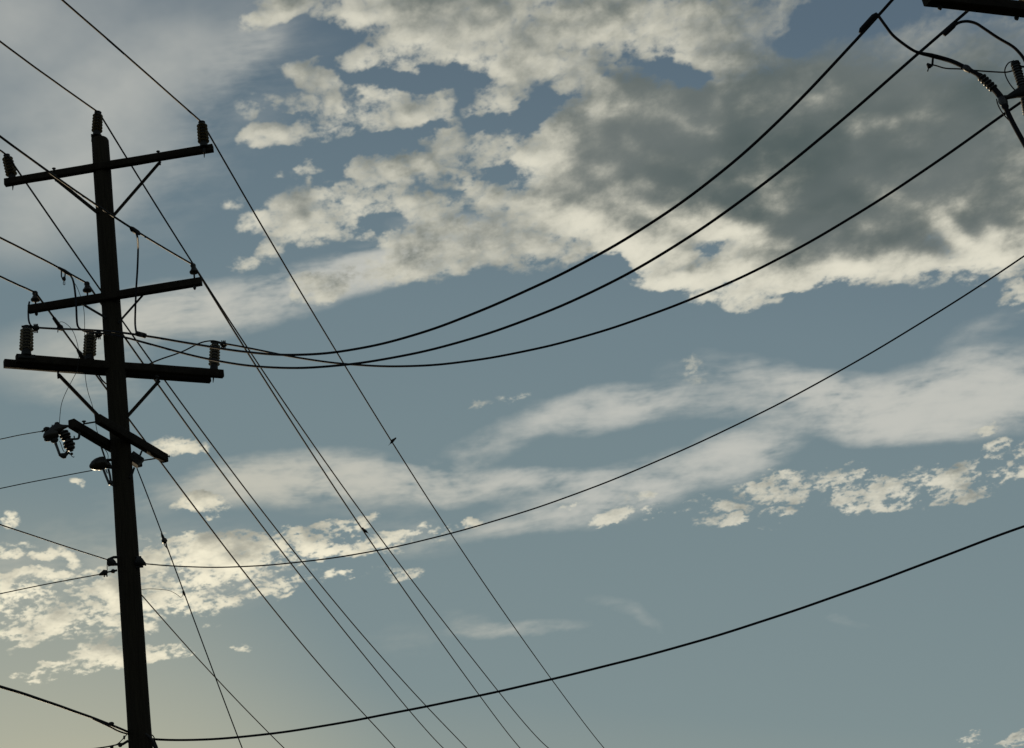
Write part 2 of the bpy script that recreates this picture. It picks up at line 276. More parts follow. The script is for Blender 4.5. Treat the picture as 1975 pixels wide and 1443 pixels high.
# ------------------------------------------------------------------ survey: photo bearings turned into points of the street
def bearing(px, py):
    d = FV + RV * (px - W0 / 2) / F0 - UV * (py - H0 / 2) / F0
    return d / np.linalg.norm(d)
def at_height(px, py, z):                    # where that bearing reaches height z
    d = bearing(px, py); return CAM + d * (z - CAM[2]) / d[2]
def at_range(px, py, rng):                   # where it is rng metres away over the ground
    d = bearing(px, py); return CAM + d * rng / math.hypot(d[0], d[1])
POLE = np.array([-4.6325, 13.8631]); PR = math.hypot(*POLE)       # foot of the pole, its distance
def pole_z(py):                              # height on the pole's axis
    d = bearing(193 + (py - 268) * (76.5 / 1146), py)
    return CAM[2] + d[2] * PR / math.hypot(d[0], d[1])
_pd = POLE / PR
def by_pole(px, py, toward=0.0):             # on the upright plane through the pole that faces the street corner, moved toward it
    d = bearing(px, py); s = (PR - toward) / (d[:2] @ _pd); return CAM + d * s

# ------------------------------------------------------------------ materials
def material(name, base, rough=0.8, metal=0.0, spec=0.3, var=0.0, vscale=8.0, stretch=(1, 1, 1), bump=0.0, dark=None, coat=0.0):
    m = bpy.data.materials.new(name); m.use_nodes = True; nt = m.node_tree
    b = nt.nodes['Principled BSDF']
    b.inputs['Roughness'].default_value = rough; b.inputs['Metallic'].default_value = metal
    b.inputs['Specular IOR Level'].default_value = spec; b.inputs['Coat Weight'].default_value = coat
    tc = nt.nodes.new('ShaderNodeTexCoord'); mp = nt.nodes.new('ShaderNodeMapping'); mp.inputs['Scale'].default_value = stretch
    nt.links.new(tc.outputs['Object'], mp.inputs[0])
    nz = nt.nodes.new('ShaderNodeTexNoise'); nz.inputs['Scale'].default_value = vscale; nz.inputs['Detail'].default_value = 6
    nz.inputs['Roughness'].default_value = 0.65; nt.links.new(mp.outputs[0], nz.inputs['Vector'])
    rp = nt.nodes.new('ShaderNodeValToRGB'); dk = dark or tuple(c * (1 - var) for c in base)
    rp.color_ramp.elements[0].position = 0.32; rp.color_ramp.elements[0].color = (*dk, 1)
    rp.color_ramp.elements[1].position = 0.68; rp.color_ramp.elements[1].color = (*base, 1)
    nt.links.new(nz.outputs['Fac'], rp.inputs[0]); nt.links.new(rp.outputs[0], b.inputs['Base Color'])
    if bump:
        bp = nt.nodes.new('ShaderNodeBump'); bp.inputs['Strength'].default_value = bump; bp.inputs['Distance'].default_value = 0.01
        nt.links.new(nz.outputs['Fac'], bp.inputs['Height']); nt.links.new(bp.outputs[0], b.inputs['Normal'])
    return m
M_WOOD = material('creosoted_wood', (0.036, 0.029, 0.020), 0.9, spec=0.08, var=0.5, vscale=6, stretch=(9, 9, 0.5), bump=0.6)
M_ARM = material('weathered_timber', (0.030, 0.024, 0.018), 0.92, spec=0.08, var=0.5, vscale=14, bump=0.5)
M_STEEL = material('galvanised_steel', (0.022, 0.021, 0.020), 0.7, metal=0.1, var=0.4, vscale=25)
M_ALU = material('weathered_conductor', (0.024, 0.022, 0.020), 0.65, metal=0.0, spec=0.2, var=0.3, vscale=12)
M_RUB = material('black_insulation', (0.012, 0.012, 0.016), 0.7, spec=0.12, var=0.2, vscale=10)
M_PORC = material('glazed_porcelain', (0.022, 0.017, 0.013), 0.38, spec=0.3, var=0.25, vscale=10, coat=0.0)
M_GLASS = material('grey_glazed_porcelain', (0.040, 0.036, 0.032), 0.12, spec=0.6, var=0.2, vscale=10, coat=1.0)
M_TOP = material('brown_glazed_porcelain', (0.030, 0.022, 0.016), 0.14, spec=0.6, var=0.25, vscale=10, coat=1.0)
for _mt, _f, _c in ((M_GLASS, 0.28, (0.98, 0.90, 0.72, 1)), (M_TOP, 0.20, (0.95, 0.78, 0.45, 1))):   # thin shed rims let light through
    _n = _mt.node_tree; _t = _n.nodes.new('ShaderNodeBsdfTranslucent'); _t.inputs[0].default_value = _c
    _m = _n.nodes.new('ShaderNodeMixShader'); _m.inputs[0].default_value = _f
    _n.links.new(_n.nodes['Principled BSDF'].outputs[0], _m.inputs[1]); _n.links.new(_t.outputs[0], _m.inputs[2]); _n.links.new(_m.outputs[0], _n.nodes['Material Output'].inputs[0])
M_POLY = material('dark_polymer', (0.028, 0.028, 0.030), 0.4, spec=0.4, var=0.2, vscale=10)
M_BIRD = material('dark_feathers', (0.030, 0.026, 0.024), 0.8, var=0.5, vscale=60)
M_GRASS = material('dry_grass', (0.075, 0.080, 0.035), 1.0, spec=0.1, vscale=0.6, dark=(0.10, 0.085, 0.055), bump=0.3)

# ------------------------------------------------------------------ mesh helpers
def v3(p): return Vector((float(p[0]), float(p[1]), float(p[2])))
def frame(d):
    d = d.normalized(); a = Vector((0, 0, 1)) if abs(d.z) < 0.95 else Vector((1, 0, 0))
    x = d.cross(a).normalized(); return x, x.cross(d).normalized()
class MB:
    def __init__(s): s.bm = bmesh.new()
    def tube(s, pts, r, seg=8, cap=True):
        pts = [v3(p) for p in pts]; n = len(pts); rr = list(r) if isinstance(r, (list, tuple)) else [r] * n
        rings = []; x = None
        for i, p in enumerate(pts):
            d = (pts[min(i + 1, n - 1)] - pts[max(i - 1, 0)]).normalized()
            if x is None: x, y = frame(d)
            else:
                x = (x - d * x.dot(d)).normalized(); y = x.cross(d).normalized()
            rings.append([s.bm.verts.new(p + (x * math.cos(t) + y * math.sin(t)) * rr[i]) for t in (2 * math.pi * k / seg for k in range(seg))])
        for a, b in zip(rings, rings[1:]):
            for k in range(seg): s.bm.faces.new((a[k], a[(k + 1) % seg], b[(k + 1) % seg], b[k]))
        if cap: s.bm.faces.new(rings[0]); s.bm.faces.new(rings[-1][::-1])
        return s
    def lathe(s, p0, p1, prof, seg=20):      # prof: (fraction along p0-p1, radius)
        p0, p1 = v3(p0), v3(p1); d = p1 - p0; x, y = frame(d); rings = []
        for t, r in prof:
            c = p0 + d * t
            rings.append([s.bm.verts.new(c + (x * math.cos(a) + y * math.sin(a)) * max(r, 1e-4)) for a in (2 * math.pi * k / seg for k in range(seg))])
        for a, b in zip(rings, rings[1:]):
            for k in range(seg): s.bm.faces.new((a[k], a[(k + 1) % seg], b[(k + 1) % seg], b[k]))
        s.bm.faces.new(rings[0]); s.bm.faces.new(rings[-1][::-1]); return s
    def beam(s, p0, p1, w, h, bevel=0.006, up=Vector((0, 0, 1)), wob=0.0):   # squared timber or bar
        p0, p1 = v3(p0), v3(p1); d = (p1 - p0); L = d.length; d.normalize()
        x = d.cross(up).normalized(); y = x.cross(d).normalized(); n = 9 if wob else 2
        b = min(bevel, w / 3, h / 3); oc = [(-w/2+b, -h/2), (w/2-b, -h/2), (w/2, -h/2+b), (w/2, h/2-b), (w/2-b, h/2), (-w/2+b, h/2), (-w/2, h/2-b), (-w/2, -h/2+b)]
        rings = []
        for i in range(n):
            t = i / (n - 1); c = p0 + d * L * t
            rings.append([s.bm.verts.new(c + x * (u + random.uniform(-wob, wob)) + y * (v + random.uniform(-wob, wob))) for u, v in oc])
        for a, c in zip(rings, rings[1:]):
            for k in range(8): s.bm.faces.new((a[k], a[(k + 1) % 8], c[(k + 1) % 8], c[k]))
        s.bm.faces.new(rings[0]); s.bm.faces.new(rings[-1][::-1]); return s
    def ball(s, c, r, sc=(1, 1, 1), seg=12):
        m = Matrix.Translation(v3(c)) @ Matrix.Diagonal((sc[0] * r, sc[1] * r, sc[2] * r, 1))
        bmesh.ops.create_uvsphere(s.bm, u_segments=seg, v_segments=max(6, seg // 2), radius=1, matrix=m); return s
    def build(s, name, mat, parent=None, smooth=True):
        bmesh.ops.recalc_face_normals(s.bm, faces=s.bm.faces)
        me = bpy.data.meshes.new(name); s.bm.to_mesh(me); s.bm.free(); me.materials.append(mat)
        if smooth:
            for p in me.polygons: p.use_smooth = True
            try: me.set_sharp_from_angle(angle=math.radians(35))
            except Exception: pass
        o = bpy.data.objects.new(name, me); col.objects.link(o)
        if parent is not None:
            o.parent = parent; o.matrix_parent_inverse = parent.matrix_world.inverted()
        return o
def tag(o, label, cat, group=None):
    o['label'] = label; o['category'] = cat
    if group: o['group'] = group
    return o
def root(name, loc, label, cat, group=None):
    o = bpy.data.objects.new(name, None); col.objects.link(o); o.location = v3(loc)
    o.matrix_world = Matrix.Translation(v3(loc)); o.empty_display_size = 0.3
    return tag(o, label, cat, group)
def catmull(pts, n=8):
    P = [v3(p) for p in pts]; P = [P[0] * 2 - P[1]] + P + [P[-1] * 2 - P[-2]]; out = []
    for i in range(1, len(P) - 2):
        a, b, c, d = P[i - 1:i + 3]
        for k in range(n):
            t = k / n
            out.append(0.5 * ((2 * b) + (c - a) * t + (2 * a - 5 * b + 4 * c - d) * t * t + (3 * b - a - 3 * c + d) * t ** 3))
    return out + [P[-2]]

# ------------------------------------------------------------------ ground
g = MB(); rings = []
for r in (0.01, 3, 8, 20, 60, 200, 800, 3000, 9000):
    rings.append([g.bm.verts.new((r * math.cos(2 * math.pi * k / 48), r * math.sin(2 * math.pi * k / 48), -0.02 + (0.05 * math.sin(k * 1.7 + r) if r > 5 else 0) - (r * 0.012 if r > 30 else 0))) for k in range(48)])
for a, b in zip(rings, rings[1:]):
    for k in range(48): g.bm.faces.new((a[k], a[(k + 1) % 48], b[(k + 1) % 48], b[k]))
g.bm.faces.new(rings[0])
go = g.build('ground', M_GRASS); go['kind'] = 'structure'; go['label'] = 'dry grassy ground below the power lines'

# ------------------------------------------------------------------ the wooden pole with its six crossarms
pole = root('utility_pole', (POLE[0], POLE[1], 0), 'tall dark wooden utility pole seen whole at left, carrying six crossarms', 'utility pole', 'wooden utility poles')
ZTOP = pole_z(268) - 0.015
prof = []
for i in range(25):
    t = i / 24; z = ZTOP * (1 - t); r = 0.108 + (ZTOP - z) * 0.00205
    prof.append((z, r * (1 + 0.012 * math.sin(z * 2.3) + 0.008 * math.sin(z * 5.1))))
m = MB(); m.lathe((POLE[0], POLE[1], -0.8), (POLE[0], POLE[1], ZTOP), [(0, prof[-1][1])] + [((z + 0.8) / (ZTOP + 0.8), r) for z, r in prof[::-1]][:-1] + [((ZTOP - 0.02 + .8) / (ZTOP + .8), .107), (1, .098)], seg=32)
m.build('shaft', M_WOOD, pole)

def crossarm(p0, p1, w=0.075, h=0.098, parent=pole, name='crossarm'):
    return MB().beam(p0, p1, w, h, 0.008, wob=0.0025).build(name, M_ARM, parent)
def bolts(arm, pts, axis, r=0.011, ln=0.05):
    for p in pts:
        p = v3(p); a = v3(axis).normalized()
        b = MB(); b.tube([p - a * ln, p + a * ln], r, 8); b.tube([p + a * ln * 0.55, p + a * ln * 0.8], r * 2.1, 6); b.build('bolt', M_STEEL, arm)
def brace(arm, a, b, r=0.018, flat=True):
    m = MB()
    a, b = v3(a), v3(b); d = (b - a).normalized()
    m.beam(a, b, r * 2.0, r * 1.7 if flat else r * 2, 0.004); m.tube([a - d * 0.03, a + d * 0.02], r * 1.0, 8)
    m.build('brace', M_STEEL if not flat else M_ARM, arm)

zt = pole_z(319); k = (PR - 0.13) / PR
zt2 = CAM[2] + (zt - CAM[2]) * k
TL, TR = at_height(9.5, 352.5, zt2), at_height(411, 285.5, zt2)
arm1 = crossarm(TL, TR)
zm = pole_z(571.5); zm2 = CAM[2] + (zm - CAM[2]) * k
ML, MR = at_height(55.5, 597, zm2), at_height(389, 543, zm2)
arm2 = crossarm(ML, MR)
zd = pole_z(709)
DA0, DA1, DB0, DB1 = [at_height(x, y, zd) for x, y in ((8, 701.5), (405, 731.5), (31, 692), (430, 721.5))]
arm3 = crossarm(DA0, DA1); arm4 = crossarm(DB0, DB1)
zl = pole_z(853)
CC0, CC1, DD0, DD1 = [at_height(x, y, zl) for x, y in ((138, 817), (268, 894), (189, 808), (318.5, 884.5))]
arm5 = crossarm(CC0, CC1, 0.082, 0.105); arm6 = crossarm(DD0, DD1, 0.082, 0.105)
for a_, p, q in ((arm1, TL, TR), (arm2, ML, MR), (arm3, DA0, DA1), (arm4, DB0, DB1), (arm5, CC0, CC1), (arm6, DD0, DD1)):
    a_['label'] = {0: 'top crossarm of the pole', 1: 'middle crossarm with three pin insulators', 2: 'rear timber of the doubled crossarm', 3: 'front timber of the doubled crossarm', 4: 'rear timber of the short lower pair', 5: 'front timber of the short lower pair'}[(arm1, arm2, arm3, arm4, arm5, arm6).index(a_)]

bt = 0.16
brace(arm1, by_pole(108, 346, bt), by_pole(189, 411, 0.10), 0.020); brace(arm1, by_pole(306.5, 315, bt), by_pole(218, 417, 0.10), 0.018)
brace(arm2, by_pole(163, 589, bt), by_pole(204, 613, 0.10), 0.012, False); brace(arm2, by_pole(275, 570, bt), by_pole(228, 623, 0.10), 0.011, False)
brace(arm4, by_pole(116, 726, .04), by_pole(193, 806, 0.08), 0.022); brace(arm4, by_pole(304, 738, 0.0), by_pole(243, 806, 0.06), 0.021)
bolts(arm1, [by_pole(107, 343, bt), by_pole(308.5, 312, bt)], (0, 0, 1), 0.010, 0.05)
bolts(arm1, [by_pole(104, 327, bt), by_pole(305, 294, bt)], (0, 0, 1), 0.012, 0.02)
bolts(arm4, [by_pole(112, 721, .04), by_pole(303, 733, 0)], (0, 0, 1), 0.012, 0.06)
# spacer rods that tie the lower pair
MB().tube([at_height(162, 817.5, zl), at_height(187, 813.5, zl)], 0.010, 8).build('spacer_rod', M_STEEL, arm6)
MB().tube([at_height(271, 889, zl - .02), at_height(300, 884.5, zl - .02)], 0.009, 8).build('spacer_rod', M_STEEL, arm6)
bolts(arm6, [at_height(323, 880.5, zl + .01)], (1, 0.25, 0), 0.008, 0.03)
bolts(arm5, [at_height(162, 815, zl + .05)], (0, 0, 1), 0.012, 0.02)

# ------------------------------------------------------------------ insulators
def shed_profile(n, r_in, r_out, t0=0.12, t1=0.93, droop=0.55):
    pr = [(0, r_in * 1.25), (t0 * 0.8, r_in * 1.25), (t0, r_in)]
    st = (t1 - t0) / n
    for i in range(n):
        a = t0 + st * i
        ro = r_out * (1 - 0.10 * i / n)
        pr += [(a + st * 0.30, r_in), (a + st * 0.38, ro * 0.80), (a + st * 0.42, ro * 0.97), (a + st * 0.50, ro), (a + st * 0.58, ro * 0.95), (a + st * 0.70, r_in * 1.15), (a + st * 0.80, r_in)]
    return pr + [(t1, r_in), (1, r_in * 1.05)]
def line_post(base, top, n, r_in, r_out, lab=None, mat=M_PORC, clamp=True, dirv=(1, 0, 0), pin=None, footr=None):
    base, top = v3(base), v3(top); ax = (top - base)
    o = MB().lathe(base + ax * 0.10, base + ax * 0.93, [(0, r_in * 1.1), (.1, r_in), (.9, r_in), (1, r_in * 1.05)], 24).build('insulator', M_POLY, pole)
    e = MB(); a_, b_ = base + ax * 0.16, base + ax * 0.89
    for i in range(n):
        c0 = a_ + (b_ - a_) * ((i + .35) / n); c1 = c0 + (b_ - a_) * (.30 / n); ro = r_out * (1 - .08 * i / n)
        e.lathe(c0, c1, [(0, r_in * .9), (.05, ro * .96), (.35, ro), (.6, ro * .97), (1, r_in * .9)], 28)
    e.build('sheds', mat, o)
    if lab: o['label'] = lab
    f = footr or r_in * 1.35
    MB().lathe(base - ax.normalized() * 0.01, base + ax * 0.155, [(0, f * 1.05), (0.25, f * 1.05), (0.4, f * 0.95), (0.9, f * 0.9), (1, f * 0.7)], 20).build('insulator_base', M_STEEL, o)
    MB().lathe(base + ax * 0.885, top, [(0, r_in * 1.1), (0.5, r_in * 1.1), (0.65, r_in * 0.8), (0.8, r_in * 1.15), (1, r_in * 0.8)], 16).build('cap', M_STEEL, o)
    if pin is not None: MB().lathe(base - ax.normalized() * 0.03, pin, [(0, 0.020), (0.45, 0.018), (0.5, 0.010), (1, 0.004)], 10).build('pin', M_STEEL, o)
    return o
RT = PR - 0.13
def rng_of(p): return math.hypot(p[0] - CAM[0], p[1] - CAM[1])
ins_TL_r = rng_of(TL) + 0.03; ins_TR_r = rng_of(TR) - 0.03
I_TL = line_post(at_range(24.5, 346, ins_TL_r), at_range(12.5, 298.5, ins_TL_r), 6, 0.036, 0.072, 'post insulator leaning at the left end of the top crossarm', M_TOP, pin=at_range(24.5, 367, ins_TL_r))
I_TC = line_post(at_range(186.5, 262, PR), at_range(189, 216, PR), 6, 0.040, 0.070, 'post insulator standing on top of the pole', M_TOP)
I_TR = line_post(at_range(393.5, 283, ins_TR_r), at_range(389, 235, ins_TR_r), 6, 0.039, 0.074, 'post insulator at the right end of the top crossarm', M_TOP, pin=at_range(394, 304, ins_TR_r))
# forked bracket under the pole-top insulator
fk = MB(); fk.beam(at_range(175.5, 261.5, PR), at_range(196, 262.5, PR), 0.05, 0.02, 0.004)
fk.tube([at_range(178, 261, PR), at_range(177.5, 273, PR)], 0.012, 8); fk.tube([at_range(195, 262, PR), at_range(196, 275, PR)], 0.014, 8)
fk.tube([at_range(186, 262, PR), at_range(185.5, 266, PR)], 0.012, 8); fk.build('forked_bracket', M_STEEL, I_TC)

def pin_ins(bx, by, tx, ty, sx, sy, px_, py_, rng, lab):
    b, t, s, q = [v3(at_range(x, y, rng)) for x, y in ((bx, by), (tx, ty), (sx, sy), (px_, py_))]
    o = MB().lathe(b, t, [(0, 0.030), (0.02, 0.052), (0.12, 0.056), (0.22, 0.050), (0.34, 0.036), (0.46, 0.034), (0.50, 0.026), (0.62, 0.026), (0.70, 0.033), (0.88, 0.033), (1, 0.024)], 24).build('pin_insulator', M_PORC, pole)
    o['label'] = lab
    MB().tube([b - (s - b) * 0.0 + (t - b) * 0.1, s], 0.011, 8).build('pin', M_STEEL, o)
    MB().lathe(s + (q - s) * 0.0, q, [(0, 0.011), (0.7, 0.014), (0.72, 0.02), (0.85, 0.02), (1, 0.008)], 8).build('nut', M_STEEL, o)
r_ml, r_mr = rng_of(ML), rng_of(MR)
pin_ins(68.5, 580, 67.5, 562.5, 69, 592, 70.5, 609, r_ml + .01, 'small pin insulator near the left end of the middle crossarm')
pin_ins(168.5, 562, 167.5, 544.5, 169, 575, 169.5, 585, r_ml + (r_mr - r_ml) * .33, 'small pin insulator just left of the pole on the middle crossarm')
pin_ins(374.5, 526.5, 372, 509.5, 375, 538, 375.5, 559, r_mr, 'small pin insulator at the right tip of the middle crossarm')

rd = rng_of(DB0)
LP_L = line_post(at_range(50.5, 685, rd), at_range(52, 629, rd), 7, 0.043, 0.080, 'ribbed dead end insulator at the left of the doubled crossarm', M_GLASS)
LP_M = line_post(at_range(172, 694, rd + .35), at_range(174.5, 641, rd + .35), 7, 0.042, 0.079, 'ribbed dead end insulator left of the pole on the doubled crossarm', M_GLASS)
r_dr = rng_of(DB1)
LP_R = line_post(at_range(412.5, 714, r_dr), at_range(415, 659, r_dr), 7, 0.039, 0.072, 'ribbed dead end insulator at the right of the doubled crossarm', M_GLASS, pin=at_range(411, 738, r_dr))
MB().beam(at_range(34, 689, rd - .02), at_range(66, 691, rd + .04), 0.09, 0.05, 0.004).build('insulator_base', M_STEEL, LP_L)
def dead_end(o, pts, rng, c, cr):            # saddle bar on the cap and the bolted clamp that grips the wire
    m = MB(); m.tube([at_range(x, y, rng) for x, y in pts], 0.014, 8)
    m.build('saddle', M_STEEL, o)
    m = MB(); a, b = v3(at_range(c[0] - 6.5, c[1] - 0.5, rng)), v3(at_range(c[0] + 7, c[1] + 1.5, rng))
    m.lathe(a, b, [(0, .014), (.2, .030), (.45, .043), (.7, .038), (1, .012)], 12)
    for dx in (-3.2, 0.2, 3.2): m.tube([at_range(c[0] + dx, c[1] - 7, rng), at_range(c[0] + dx, c[1] + 10, rng)], 0.007, 6)
    m.build('clamp', M_STEEL, o)
dead_end(LP_L, [(41.5, 630), (48, 630.5), (60, 632.5), (70, 632)], rd, (69, 632), 1)
dead_end(LP_M, [(167, 640.5), (174, 640.5), (184, 642), (192, 643)], rd + .35, (190, 644.5), 1)
dead_end(LP_R, [(406, 660), (414, 659), (421, 661), (432, 663)], r_dr, (431, 664), 1)

# ------------------------------------------------------------------ fuse cutout, strain insulators, service brackets on the pole
rl = rng_of(CC0)
def P(x, y, r=None): return v3(at_range(x, y, rl if r is None else r))
cut = MB().lathe(P(121.5, 831), P(138.5, 870), [(0, .020), (.03, .030), (.06, .050), (.11, .053), (.14, .034), (.18, .036), (.21, .062), (.26, .060), (.29, .036), (.33, .038), (.36, .055), (.40, .050), (.44, .026), (.50, .024), (.53, .030), (.56, .056), (.61, .058), (.64, .034), (.68, .036), (.71, .066), (.76, .062), (.79, .036), (.83, .036), (.86, .050), (.91, .046), (.95, .024), (1, .020)], 20).build('fuse_cutout', M_PORC, pole)
cut['label'] = 'ribbed fuse cutout hanging at the left end of the lower crossarms'
MB().tube(catmull([P(129, 850), P(134, 847.5), P(145, 847), P(150.5, 846), P(152.6, 842), P(153.2, 833)], 5), 0.013, 8).build('mounting_bracket', M_STEEL, cut)
MB().tube([P(143, 841), P(143.5, 848)], 0.007, 6).build('bolt', M_STEEL, cut)
m = MB(); m.tube([P(106.5, 853), P(110.5, 864), P(114.8, 876)], [.016, .014, .014], 10); m.build('fuse_tube', M_POLY, cut)
m = MB(); m.lathe(P(113.5, 877), P(128, 880.5), [(0, .012), (.3, .024), (.7, .034), (1, .022)], 10); m.tube([P(124, 880), P(131, 871.5)], .022, 8); m.tube([P(131, 873.5), P(137, 876.5)], .009, 6); m.ball(P(138.3, 875.5), .016); m.build('hinge', M_STEEL, cut)
m = MB(); m.tube(catmull([P(136, 876), P(138.5, 880), P(142, 882), P(143, 880.5)], 4), .004, 6); m.tube(catmull([P(115, 851), P(118, 858), P(121, 867), P(124, 872)], 4), .004, 6); m.build('pull_ring', M_STEEL, cut)
st = MB(); st.lathe(P(132.5, 821.5), P(112, 826), [(0, .010), (.08, .014), (.5, .028), (.9, .048), (1, .046)], 16)
st.lathe(P(118, 822), P(98, 836), [(0, .04), (.3, .062), (.7, .060), (1, .05)], 16); st.lathe(P(111, 835), P(83, 843.5), [(0, .05), (.3, .068), (.7, .056), (.9, .035), (1, .01)], 16)
si = st.build('strain_insulator', M_PORC, pole); si['label'] = 'lumpy strain insulator at the far left end of the lower crossarms'
m = MB(); m.lathe(P(110.5, 829), P(110, 814.5), [(0, .028), (.6, .030), (.9, .026), (1, .012)], 12); m.tube([P(100.5, 825), P(100.5, 819.5)], .006, 6); m.build('cap', M_STEEL, si)
m = MB(); m.tube(catmull([P(103, 832), P(97, 829), P(91, 826.5), P(86, 830), P(80.5, 832.5)], 4), [.020] * 9 + [.026] * 4 + [.012] * 4, 8); m.tube([P(90, 828), P(87, 838)], .014, 8); m.ball(P(105, 849), .045, (1, .7, .8)); m.ball(P(93, 847), .040, (1.2, .7, .7)); m.build('clamp', M_STEEL, si)
rp = PR - 0.1
Q = lambda x, y, r=rp: v3(at_range(x, y, r))
s2 = MB(); s2.lathe(Q(172.5, 901), Q(205, 889.5), [(0, .012), (.05, .026), (.22, .055), (.45, .072), (.72, .074), (.9, .066), (1, .05)], 18)
s2.ball(Q(205, 897), .055, (1, .8, .75)); s2.ball(Q(195, 903), .04, (1.4, .8, .6))
si2 = s2.build('strain_insulator', M_PORC, pole); si2['label'] = 'rounded strain insulator against the left side of the pole'
m = MB(); m.tube([Q(203, 888), Q(216, 887)], .018, 8); m.tube([Q(201, 899), Q(216, 901)], .024, 8); m.tube([Q(209, 889), Q(210, 898)], .010, 6); m.tube([Q(194.5, 860), Q(203, 885)], .010, 8)
m.tube(catmull([Q(200, 864), Q(206, 872), Q(208.5, 879), Q(208, 886)], 4), .004, 6); m.build('link', M_STEEL, si2)
m = MB(); m.tube([Q(199.5, 906), Q(205, 920), Q(210, 932), Q(218, 936)], .014, 8); m.tube([Q(209, 905), Q(212, 917), Q(214, 930)], .013, 8); m.tube([Q(204, 905), Q(207, 913)], .006, 6); m.ball(Q(212.5, 931), .03); m.build('fuse_tube', M_POLY, si2)
m = MB(); m.beam(Q(252, 879, rp + .1), Q(272, 893, rp + .1), .10, .11, .01); m.tube([Q(273.5, 870), Q(268, 884)], .011, 8); m.tube([Q(259, 902), Q(255, 914), Q(250, 922)], .012, 8); m.tube([Q(257, 874), Q(258.5, 879)], .012, 6); m.build('guy_bracket', M_STEEL, pole)
# brackets at the telephone level
m = MB(); m.tube([Q(228, 1074.5), Q(219, 1075), Q(208, 1079)], [.016, .016, .012], 8); m.tube([Q(210, 1078.5), Q(211, 1089)], .026, 8); m.tube([Q(208, 1090), Q(216, 1088.5), Q(228, 1088.5)], .018, 8)
m.lathe(Q(210, 1081), Q(221, 1088), [(0, .03), (.5, .04), (1, .03)], 10); m.tube([Q(206.5, 1084), Q(206.8, 1103)], .004, 6); sb = m.build('service_bracket', M_STEEL, pole)
m = MB(); m.lathe(Q(213.5, 1103), Q(226, 1100), [(0, .010), (.2, .022), (.45, .026), (.7, .012), (1, .012)], 10); m.lathe(Q(191, 1109), Q(207, 1102.5), [(0, .010), (.3, .020), (.7, .036), (1, .018)], 10)
m.tube([Q(205, 1104), Q(216, 1102)], .009, 6); m.tube([Q(201, 1103), Q(201.2, 1113)], .007, 6); m.tube([Q(205.5, 1103), Q(206.5, 1112.5)], .007, 6); m.build('dead_end_clamp', M_STEEL, pole)
m = MB(); m.lathe(Q(262, 1081), Q(281, 1088.5), [(0, .05), (.3, .055), (.55, .045), (.8, .026), (1, .014)], 10); m.tube([Q(262, 1074.5), Q(272.5, 1074.3)], .012, 8); m.tube([Q(262, 1094), Q(276.5, 1093)], .012, 8); m.tube([Q(272, 1076), Q(273.5, 1092)], .010, 8)
m.tube([Q(278, 1084), Q(281, 1091)], .010, 6); m.build('service_bracket', M_STEEL, pole)
m = MB(); m.tube([Q(280, 1415), Q(293, 1426), Q(300, 1443), Q(303, 1460)], [.012, .014, .02, .02], 8); m.tube([Q(290, 1416), Q(295, 1419), Q(298, 1424)], .006, 6); m.tube([Q(298, 1428), Q(303, 1440), Q(306, 1450)], .007, 6); m.build('cable_bracket', M_STEEL, pole)

# ------------------------------------------------------------------ wires
def plane_points(P0, az, px):                # bearings cut with the upright plane of a span
    u = np.array([math.sin(az), math.cos(az)]); n = np.array([u[1], -u[0]]); out = []
    for x, y in px:
        d = bearing(x, y); s = n @ (P0[:2] - CAM[:2]) / (n @ d[:2]); X = CAM + d * s
        out.append((u @ (X[:2] - P0[:2]), X[2]))
    return u, np.array(out)
def span(name, label, cat, group, px, z0, z1=None, az=None, r=0.011, deg=3, mat=None, ext=0.0, r1=None, P0=None, n=70, exact=False):
    P0 = at_height(px[0][0], px[0][1], z0) if P0 is None else np.array(P0)
    if az is None:
        P1 = at_height(px[-1][0], px[-1][1], z1); az = math.atan2(P1[0] - P0[0], P1[1] - P0[1])
    else: az = math.radians(az)
    u, q = plane_points(P0, az, px)
    w = np.ones(len(q)); w[0] = w[-1] = 6
    c = np.polyfit(q[:, 0], q[:, 1], min(deg, len(q) - 1), w=w)
    L = q[-1, 0]; pts = []; sl = np.polyval(np.polyder(c), L)
    for i in range(n + 1):
        s = L * i / n; pts.append((P0[0] + u[0] * s, P0[1] + u[1] * s, np.polyval(c, s)))
    for j in range(1, 9):
        s = ext * j / 8
        if ext: pts.append((P0[0] + u[0] * (L + s), P0[1] + u[1] * (L + s), np.polyval(c, L) + sl * s + 0.0015 * s * s))
    ph = len(label) * 1.3; am = 0.0014             # the line never hangs as a perfect curve
    pts = [(x, y, z + am * min(1, k_ / 6) * (math.sin(k_ * .31 + ph) + .5 * math.sin(k_ * .83 + 2 * ph))) for k_, (x, y, z) in enumerate(pts)]
    rr = r if r1 is None else [r + (r1 - r) * min(1, i / n) for i in range(len(pts))]
    o = MB().tube(pts, rr, 8).build(name, mat or M_ALU)
    tag(o, label, cat, group)
    return o, (P0, az)
def on_span(info, x, y):
    P0, az = info; u, q = plane_points(P0, az, [(x, y)]); return v3((P0[0] + u[0] * q[0, 0], P0[1] + u[1] * q[0, 0], q[0, 1]))
G1_, G2_ = 'power lines running away behind the pole', 'power lines arriving over the street from the left'
rTL = v3(at_range(13, 299, ins_TL_r)); rTC = v3(at_range(190, 216, PR)); rTR = v3(at_range(390, 235, ins_TR_r))
OTR, iR = span('power_line', 'outermost thin wire from the right end of the top crossarm, a bird perched on it', 'power line', G1_,
     [(391, 238), (398, 250), (480, 391), (613, 620), (720, 795), (869, 1028), (916, 1100), (1064, 1310.6), (1165, 1443)], pole_z(238), z1=pole_z(238) - 3.2, r=.0120, r1=.020, deg=4, ext=20)
